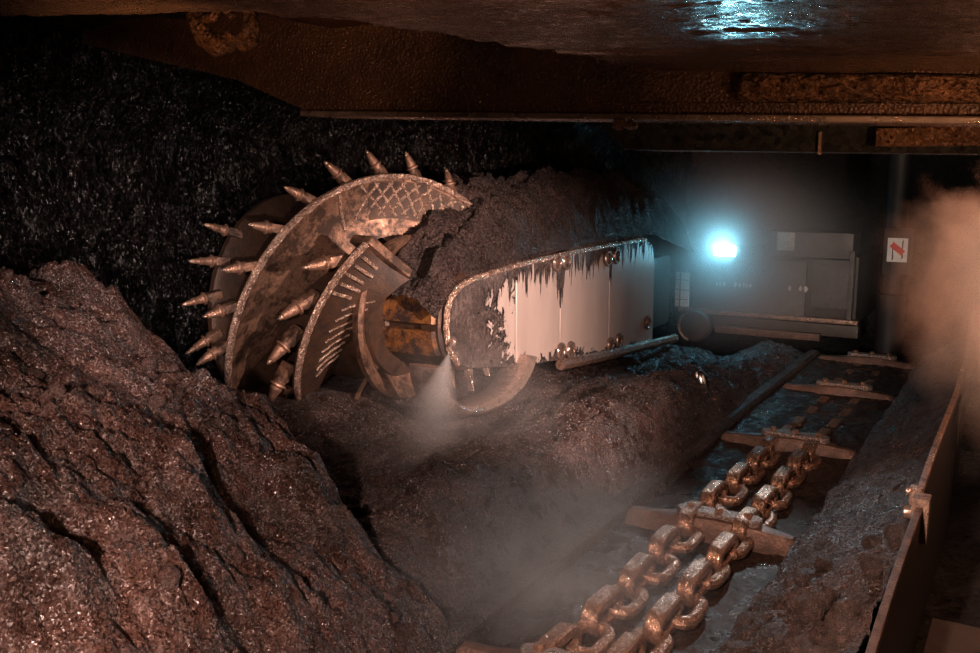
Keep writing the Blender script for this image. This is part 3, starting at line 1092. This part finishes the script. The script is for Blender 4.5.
# coal heaped over the arm
def f_armheap(u, v):
    """u along the arm (y), v across from the walkway side to the face side"""
    p = np.stack([u, v * 0.9, u * 0], 1)
    top = np.interp(u, [5.15, 5.45, 5.8, 6.1, 6.5, 6.9, 7.15, 7.5, 8.2, 9.0, 9.8, 10.6, 11.0], [0.95, 1.25, 1.50, 1.72, 1.92, 1.99, 1.90, 1.99, 2.02, 2.00, 1.98, 1.80, 1.50])
    lip = np.interp(u, [5.15, 5.5, 5.7, 5.9, 6.6, 7.4, 8.5, 9.6, 11.0], [0.90, 1.25, 1.37, 1.40, 1.455, 1.50, 1.56, 1.50, 1.2])
    prof = np.sin(np.clip(v, 0, 1) * PI * 0.5) ** 0.8
    back = np.clip((v - 1.0) / 0.9, 0, 1)
    z = lip + (top - lip) * prof - (top - 0.7) * back ** 1.5
    a = 0.20 * fbm(p, (2.0, 2.0, 1), 5, 0.58, True, 1.7) + 0.08 * lumps(p, (5, 5, 1), 2.2) + 0.03 * fbm(p, (9, 9, 1), 4, 0.6, True, 3) + 0.012 * fbm(p, (30, 30, 1), 3, 0.6)
    z = z + a * sstep(0.0, 0.25, v)
    x = AX + 0.005 - 0.60 * v + 0.05 * fbm(p, (4, 4, 1), 3, 0.5, False, 6) * sstep(0.05, 0.3, v)
    # round off the drum end along the gearhead
    x = x - 0.25 * sstep(5.75, 5.2, u) * v
    return np.stack([x, u + 0.03 * fbm(p, (5, 5, 1), 3, 0.5, False, 8), z], 1)


us = np.arange(5.42, 11.0, 0.016); vs = np.arange(0, 1.9, 0.018)
U, V = np.meshgrid(us, vs, indexing='ij')
tag(grid_mesh('heaped_coal', f_armheap(U.ravel(), V.ravel()), len(us), len(vs), M['coal_heap']),
    'dark rough heap of coal piled along the top of the machine arm', 'coal', kind='stuff')

# ------------------------------------------------------------------ machine body beyond, across the conveyor
BY = 11.25
body = empty('shearer_body', (-2.8, 12.0, 0.2), 'grey box body of the mining machine across the far end of the conveyor', 'mining machine')
MB().box((-2.8, BY + 0.85, 0.82), (2.0, 1.5, 0.78), bev=0.03).build('hull', M['body_dark'], body)
MB().box((-3.03, BY + 0.08, 0.80), (1.34, 0.08, 0.66), bev=0.012).build('front_panel', M['body'], body)
MB().box((-2.06, BY + 0.06, 0.89), (0.46, 0.08, 0.56), bev=0.012).build('front_panel', M['body'], body)
MB().box((-2.8, BY + 0.02, 0.475), (2.1, 0.16, 0.05), bev=0.01).build('ledge', M['edge'], body)
MB().box((-2.75, BY - 0.08, 0.285), (1.22, 0.10, 0.085), bev=0.012).build('bumper_bar', M['flight'], body)
MB().box((-2.75, BY + 0.1, 0.36), (2.0, 0.2, 0.14), bev=0.01).build('skirt', M['body_dark'], body)
MB().box((-2.35, BY + 0.35, 1.30), (0.95, 0.5, 0.34), bev=0.02).build('upper_box', M['body'], body)
MB().box((-3.35, BY + 0.45, 1.20), (0.9, 0.5, 0.16), bev=0.02).build('upper_cover', M['body_dark'], body)
MB().box((-1.86, BY + 0.05, 0.88), (0.05, 0.12, 0.80), bev=0.01).build('corner_post', M['body'], body)
lv = MB().box((-3.83, BY + 0.02, 0.72), (0.17, 0.05, 0.42), bev=0.008).build('marker_plate', M['pale'], body)
for zz in (0.60, 0.72, 0.84):
    MB().box((-3.83, BY - 0.01, zz), (0.18, 0.012, 0.008)).build('marker_line', M['body_dark'], lv)
MB().box((-3.85, BY - 0.01, 0.72), (0.012, 0.012, 0.42)).build('marker_line', M['body_dark'], lv)
MB().box((-2.62, BY + 0.085, 1.355), (0.20, 0.02, 0.21), bev=0.005).build('label_plate', M['pale'], body)
# worn pale marks in a row across the panels
rg = random.Random(3)
x = -3.42
while x < -3.02:
    w = rg.uniform(0.025, 0.055)
    if not (-3.29 < x < -3.24):
        m_ = MB()
        n = 7
        m_.prism([(x + w * (0.5 + (0.5 * rg.uniform(.55, 1)) * math.cos(2 * PI * k / n)), BY + 0.036, 0.815 + 0.038 * rg.uniform(.5, 1) * math.sin(2 * PI * k / n)) for k in range(n)], (0, -0.006, 0))
        m_.build('worn_mark', M['pale'], body)
    x += w + 0.008
for x, w in ((-2.56, 0.04), (-2.44, 0.05), (-2.385, 0.06)):
    m_ = MB(); n = 8
    m_.prism([(x + w * (0.5 + (0.5 * rg.uniform(.55, 1)) * math.cos(2 * PI * k / n)), BY + 0.036, 0.815 + 0.045 * rg.uniform(.5, 1) * math.sin(2 * PI * k / n)) for k in range(n)], (0, -0.006, 0))
    m_.build('worn_mark', M['pale'], body)
# round haulage cover low on the left of the body
MB().lathe([(0, 0.20), (0.12, 0.20), (0.15, 0.17), (0.16, 0.0)], (-3.62, BY + 0.02, 0.30), (0, -1, 0), 28).build('haulage_cover', M['body_dark'], body)
mb = MB(); mb.tube([(-3.62 + 0.19 * math.cos(T(120 + 130 * k / 16)), BY - 0.13, 0.30 + 0.19 * math.sin(T(120 + 130 * k / 16))) for k in range(17)], 0.02, 6)
mb.build('cover_rim', M['edge'], body)

fl = empty('flood_lamp', (-3.27, BY - 0.12, 1.24), 'glaring cold white floodlamp mounted on the far machine body', 'lamp')
MB().box((-3.27, BY - 0.06, 1.235), (0.30, 0.13, 0.17), bev=0.02).build('housing', M['body_dark'], fl)
MB().box((-3.27, BY - 0.135, 1.235), (0.25, 0.02, 0.12), bev=0.01).build('lens', M['lamp'], fl)
MB().box((-3.27, BY + 0.06, 1.16), (0.08, 0.20, 0.05), bev=0.005).build('bracket', M['body'], fl)

# rounded steel stub, invented to throw a cold glint from the bank
fp = empty('glint_stub', (-2.30, 7.6, 0.30), 'small rounded steel stub added for a cold blue glint on the dark coal bank', 'steel stub')
MB().lathe([(0.0, 0.05), (0.20, 0.055), (0.26, 0.045), (0.29, 0.025), (0.30, 0.0)], (-2.32, 7.55, 0.26), (-0.25, -0.1, 1), 24).build('stub', M['bright'], fp)
MB().lathe([(0.0, 0.08), (0.05, 0.08), (0.06, 0.07), (0.06, 0.05)], (-2.32, 7.55, 0.26), (-0.25, -0.1, 1), 24).build('collar', M['edge'], fp)

# sign on a dark column
MB_c = MB()
sg = empty('roof_support_leg', (-1.38, 11.35, 0.0), 'dark upright support column behind the small white sign', 'support column')
MB().lathe([(0, 0.15), (0.9, 0.15), (0.92, 0.12), (2.95, 0.12)], (-1.45, 11.42, -0.1), (0, 0, 1), 24).build('leg_cylinder', M['black'], sg)
MB().box((-1.38, 11.35, -0.02), (0.5, 0.5, 0.16), bev=0.03).build('foot', M['body_dark'], sg)
MB().box((-1.38, 11.20, 1.3), (0.30, 0.06, 0.50), bev=0.01).build('backing_plate', M['black'], sg)
sn = empty('warning_sign', (-1.385, 11.15, 1.32), 'small white sign with black streaks and a red slanting bar, on dark column', 'sign')
MB().box((-1.385, 11.15, 1.32), (0.205, 0.012, 0.26), bev=0.003).build('sign_plate', M['white'], sn)
rot = Matrix.Rotation(T(38), 3, 'Y')
MB().box((-1.385, 11.138, 1.335), (0.155, 0.008, 0.062), rot).build('red_bar', M['red'], sn)
for dx, z0, z1 in ((-0.045, 1.20, 1.42), (0.052, 1.22, 1.44)):
    m_ = MB()
    m_.prism([(-1.385 + dx - 0.006, 11.141, z0), (-1.385 + dx + 0.010, 11.141, z0 + 0.02), (-1.385 + dx + 0.004, 11.141, (z0 + z1) / 2), (-1.385 + dx + 0.008, 11.141, z1), (-1.385 + dx - 0.008, 11.141, z1 - 0.03)], (0, -0.004, 0))
    m_.build('black_streak', M['black'], sn)

# ------------------------------------------------------------------ roof support canopies
def zc(x):
    return 2.53 + 0.058 * (-0.25 - x)


def f_canopy(x, y):
    p = np.stack([x, y, x * 0], 1)
    z = zc(x) + 0.020 * fbm(p, (0.8, 4.0, 1), 4, 0.55) + 0.012 * fbm(p, (2.2, 11, 1), 3, 0.6, True) + 0.004 * fbm(p, (25, 40, 1), 2)
    # seam across the sheets
    z = z + 0.03 * np.exp(-((y - 3.15 - 0.02 * np.sin(x * 2)) / 0.03) ** 2)
    return np.stack([x, y, z], 1)


can = empty('roof_canopy', (-1.5, 2.2, 2.6), 'wide rusty steel roof canopy overhead, catching the cold lamp glare', 'roof canopy')
xs = np.arange(-4.6, 1.6, 0.022); ys = np.arange(-0.6, 3.88, 0.018)
X, Y = np.meshgrid(xs, ys, indexing='ij')
P = f_canopy(X.ravel(), Y.ravel())
grid_mesh('underside_plate', P, len(xs), len(ys), M['canopy'], keep=P[:, 1] < np.interp(P[:, 0], [-4.6, -3.0, -2.0, -1.75, -1.45], [1.6, 1.95, 2.12, 2.5, 3.9]), parent=can)
MB().prism([(-4.6, -0.6, zc(-4.6) + 0.05), (1.6, -0.6, zc(1.6) + 0.05), (1.6, -0.6, zc(1.6) + 0.25), (-4.6, -0.6, zc(-4.6) + 0.25)], (0, 2.2, 0)).build('top_box', M['beam'], can)

cb = empty('canopy_beam', (-1.0, 4.0, 2.5), 'horizontal rusty roof beam with a wet shining lower flange', 'roof beam')


def zb(x):
    return 2.365 + 0.036 * (-0.24 - x)


mb = MB()
mb.prism([(-5.3, 3.92, zb(-3.35) + 0.50), (-3.9, 3.92, zb(-3.35) + 0.20), (-3.35, 3.92, zb(-3.35)), (1.6, 3.92, zb(1.6)), (1.6, 3.92, zc(1.6) + 0.08), (-1.5, 3.92, zc(-1.5) + 0.10), (-2.2, 3.92, zc(-2.2) + 0.45), (-5.3, 3.92, zc(-5.3) + 0.5)], (0, 0.08, 0))
mb.build('web_plate', M['beam'], cb)
mb = MB()
mb.prism([(-3.4, 3.86, zb(-3.4) - 0.012), (1.6, 3.86, zb(1.6) - 0.012), (1.6, 3.86, zb(1.6) + 0.016), (-3.4, 3.86, zb(-3.4) + 0.016)], (0, 0.30, 0))
mb.build('lower_flange', M['chrome'], cb, bevel=0.006)
mb = MB()
mb.prism([(-1.75, 3.90, zb(-1.75) + 0.055), (1.6, 3.90, zb(1.6) + 0.055), (1.6, 3.90, zb(1.6) + 0.062), (-1.75, 3.90, zb(-1.75) + 0.062)], (0, 0.03, 0))
mb.build('ledge_strip', M['beam'], cb)


def f_crust(x, t):
    p = np.stack([x, t * 0.2, x * 0], 1)
    zl, zh = zb(x) + 0.065, zc(x) + 0.0
    low = 0.18 * np.clip(fbm(p, (3.0, 1, 1), 3), 0, 1)
    z = zl + (zh - zl) * (low + (1 - low) * t)
    bulge = np.sin(np.clip(t, 0, 1) * PI) ** 0.4 * sstep(-1.16, -1.08, x)
    y = 3.915 - bulge * (0.045 + 0.05 * fbm(p, (5, 14, 1), 4, 0.6, True) + 0.02 * lumps(np.stack([x, z, x * 0], 1), (14, 14, 1)) * sstep(0.0, -0.8, x))
    return np.stack([x, y, z], 1)


xs = np.arange(-1.16, 1.6, 0.012); ts = np.linspace(0, 1, 22)
X, Y = np.meshgrid(xs, ts, indexing='ij')
grid_mesh('rust_crust', f_crust(X.ravel(), Y.ravel()), len(xs), len(ts), M['crust'], parent=cb)

c2 = empty('canopy_edge', (-0.5, 4.6, 2.4), 'dark edge of the next roof canopy behind the wet beam', 'roof canopy')
mb = MB()
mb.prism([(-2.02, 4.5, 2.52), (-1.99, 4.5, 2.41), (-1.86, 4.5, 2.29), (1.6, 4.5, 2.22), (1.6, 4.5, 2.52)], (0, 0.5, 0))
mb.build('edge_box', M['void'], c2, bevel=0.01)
MB().box((-0.42, 4.46, 2.33), (0.50, 0.05, 0.08), bev=0.012).build('mud_patch', M['crust'], c2)
MB().box((-0.91, 4.49, 2.31), (0.012, 0.02, 0.10)).build('weld_seam', M['edge'], c2)

# caked lump on the flange
mb = MB(); stone(mb, (-1.62, 3.86, 2.385), 0.035, 41); stone(mb, (-1.57, 3.87, 2.38), 0.032, 42)
tag(mb.build('mud_lump', M['crust'], angle=22), 'small rusty mud lump stuck under the beam flange', 'mud lump')

# lifting lug with two hooked fingers, hanging from the canopy
lug = empty('lifting_lug', (-3.0, 2.95, 2.78), 'rusty hooked lifting lug hanging from the canopy', 'lifting lug')
mb = MB()
mb.tube([(-3.19, 2.95, 2.90), (-3.14, 2.93, 2.84), (-3.08, 2.90, 2.78), (-3.04, 2.89, 2.72), (-2.98, 2.89, 2.69), (-2.92, 2.90, 2.70), (-2.90, 2.91, 2.73)], 0.036, 10, taper=[0.7, 0.95, 1.1, 1.1, 1.25, 1.1, 0.7])
mb.build('hook', M['crust'], lug)
mb = MB()
mb.tube([(-2.86, 2.96, 2.89), (-2.83, 2.94, 2.82), (-2.81, 2.92, 2.76), (-2.81, 2.91, 2.71), (-2.86, 2.90, 2.69)], 0.033, 10, taper=[0.7, 0.9, 1.0, 1.25, 1.0])
mb.build('hook', M['crust'], lug)
MB().tube([(-3.06, 2.90, 2.80), (-2.99, 2.89, 2.80), (-2.96, 2.90, 2.84), (-3.00, 2.92, 2.89)], 0.018, 8).build('pin', M['crust'], lug)
MB().tube([(-2.90, 2.91, 2.80), (-2.94, 2.90, 2.84), (-2.98, 2.92, 2.88)], 0.016, 8).build('pin', M['crust'], lug)
MB().box((-3.0, 3.44, 2.915), (0.46, 1.06, 0.03), bev=0.006).build('lug_plate', M['beam'], lug)

# ------------------------------------------------------------------ haze, dust and spray
def vol(name, loc, scale, mat, label, cat, rot=(0, 0, 0)):
    mb = MB()
    bmesh.ops.create_icosphere(mb.bm, subdivisions=3, radius=1.0)
    o = mb.build(name, mat)
    o.location = loc
    o.scale = scale
    o.rotation_euler = rot
    return tag(o, label, cat, kind='stuff')


vol('lamp_haze', (-3.1, 10.9, 1.25), (2.3, 2.6, 1.5), mat_volume('haze_lamp', 3.0, (1, 1, 1), 0, power=3.6, aniso=0.0), 'pale mist glowing around the cold floodlamp', 'mist')
vol('dust_cloud', (0.58, 6.8, 1.50), (1.75, 2.2, 1.80), mat_volume('dust', 2.7, (1.0, 0.72, 0.60), 0, power=1.0, aniso=0.0, billow=2.2), 'orange lit dust cloud billowing over the spill plates', 'dust')
vol('trough_mist', (-1.85, 3.7, 0.42), (0.80, 1.0, 0.55), mat_volume('mist', 1.15, (1, 0.97, 0.95), 2.0, (0.3, 0.7), power=1.0), 'thin mist drifting low over the wet conveyor chains', 'mist')
vol('spray_mist', (-3.0, 4.75, 0.75), (0.75, 0.85, 0.50), mat_volume('mist_spray', 1.0, (1, 0.95, 0.92), 2.0, (0.3, 0.7), power=1.0), 'soft drifting mist in front of the water spray', 'mist')


def spray():
    a = Vector((-3.545, 5.50, 0.925)); b = Vector((-3.05, 4.45, 0.55))
    d = (b - a)
    L = d.length
    mb = MB()
    mb.lathe([(0.0, 0.004), (L, 0.26), (L * 1.12, 0.22), (L * 1.18, 0.0)], (0, 0, 0), (0, 0, 1), 24)
    t = NT('water_spray')
    sep = t.n('ShaderNodeSeparateXYZ'); t.l(t.tc.outputs['Object'], sep.inputs[0])
    h = t.math('DIVIDE', sep.outputs['Z'], L)
    rr = t.math('SQRT', t.math('ADD', t.math('POWER', sep.outputs['X'], 2.0), t.math('POWER', sep.outputs['Y'], 2.0)))
    k = t.math('DIVIDE', rr, t.math('ADD', t.math('MULTIPLY', sep.outputs['Z'], 0.26 / L), 0.004))
    rad = t.math('SUBTRACT', 1.0, k, True)
    den = t.math('DIVIDE', 1.1, t.math('ADD', t.math('POWER', h, 1.2), 0.07))
    fade = t.math('SUBTRACT', 1.1, h, True)
    dd = t.math('MULTIPLY', t.math('MULTIPLY', t.math('MULTIPLY', den, fade), rad), 2.6)
    v = t.n('ShaderNodeVolumeScatter')
    v.inputs['Color'].default_value = (1, 0.97, 0.95, 1)
    t.l(dd, v.inputs['Density'])
    t.l(v.outputs[0], t.out.inputs['Volume'])
    o = mb.build('water_spray', t.m)
    o.location = a
    o.rotation_euler = d.to_track_quat('Z', 'Y').to_euler()
    tag(o, 'white cone of water spray jetting from the arm beside the drum', 'water spray', kind='stuff')


spray()

# ------------------------------------------------------------------ light
def spot(name, loc, target, power, color, angle, blend=0.6, size=0.1):
    l = bpy.data.lights.new(name, 'SPOT')
    l.energy = power
    l.color = color
    l.spot_size = T(angle)
    l.spot_blend = blend
    l.shadow_soft_size = size
    o = bpy.data.objects.new(name, l)
    COL.objects.link(o)
    o.location = loc
    o.rotation_euler = (Vector(target) - Vector(loc)).to_track_quat('-Z', 'Y').to_euler()
    return o


def point(name, loc, power, color, size=0.1):
    l = bpy.data.lights.new(name, 'POINT')
    l.energy = power
    l.color = color
    l.shadow_soft_size = size
    o = bpy.data.objects.new(name, l)
    COL.objects.link(o)
    o.location = loc
    return o


spot('work_light', (0.35, 3.9, 1.95), (-3.8, 6.2, 1.0), 2300, (1.0, 0.67, 0.56), 46, 1.0, 0.06)
spot('cap_lamp', (-0.5, -0.3, 2.2), (-2.75, 2.4, 0.55), 1080, (1.0, 0.69, 0.59), 62, 0.8, 0.05)
spot('body_fill', (-0.3, -0.4, 2.0), (-2.45, 11.2, 0.60), 1150, (1.0, 0.74, 0.64), 17, 0.8, 0.05)  # light added from the camera side for the far body and sign
spot('fines_fill', (-0.6, 0.9, 2.3), (-0.85, 4.2, 0.3), 700, (1.0, 0.66, 0.52), 44, 0.8, 0.05)  # added warm fill for the coal fines, no fixture built
spot('sheen_fill', (-1.9, 8.3, 2.52), (-1.35, 4.2, 0.1), 260, (0.84, 0.94, 1.0), 36, 1.0, 0.05)  # unseen light added behind the canopy edge for sheen on chains and slurry
spot('face_fill', (-1.2, 1.4, 1.75), (-5.6, 4.5, 1.75), 900, (1.0, 0.76, 0.70), 32, 1.0, 0.04)  # added fill that brings out warm glints on the coal face
spot('floodlight_beam', (-3.27, BY - 0.18, 1.235), (-1.6, 4.0, 2.9), 600, (0.30, 0.80, 1.0), 46, 0.9, 0.06)
spot('dust_light', (1.0, 3.9, 1.7), (0.35, 7.2, 1.7), 3900, (1.0, 0.42, 0.25), 52, 0.8, 0.1)
spot('beam_fill', (1.3, 1.9, 1.9), (0.2, 3.9, 2.5), 240, (1.0, 0.52, 0.26), 54, 0.9, 0.08)  # extra orange spot added to brighten the crusted beam
spot('canopy_lamp', (-1.7, 1.0, 1.85), (-2.8, 2.8, 2.8), 125, (1.0, 0.52, 0.26), 40, 1.0, 0.08)
point('walkway_glow', (-0.6, 0.3, 1.9), 34, (1.0, 0.50, 0.24), 0.08)

w = bpy.data.worlds.new('underground')
SC.world = w
w.use_nodes = True
w.node_tree.nodes['Background'].inputs[0].default_value = (0.004, 0.003, 0.003, 1)
w.node_tree.nodes['Background'].inputs[1].default_value = 1.0

SC.view_settings.view_transform = 'Standard'
SC.view_settings.look = 'None'
SC.view_settings.gamma = 1.0
SC.view_settings.use_curve_mapping = False
SC.view_settings.exposure = 0.0
SC.cycles.volume_bounces = 0
SC.cycles.max_bounces = 6
SC.cycles.denoising_prefilter = 'NONE'
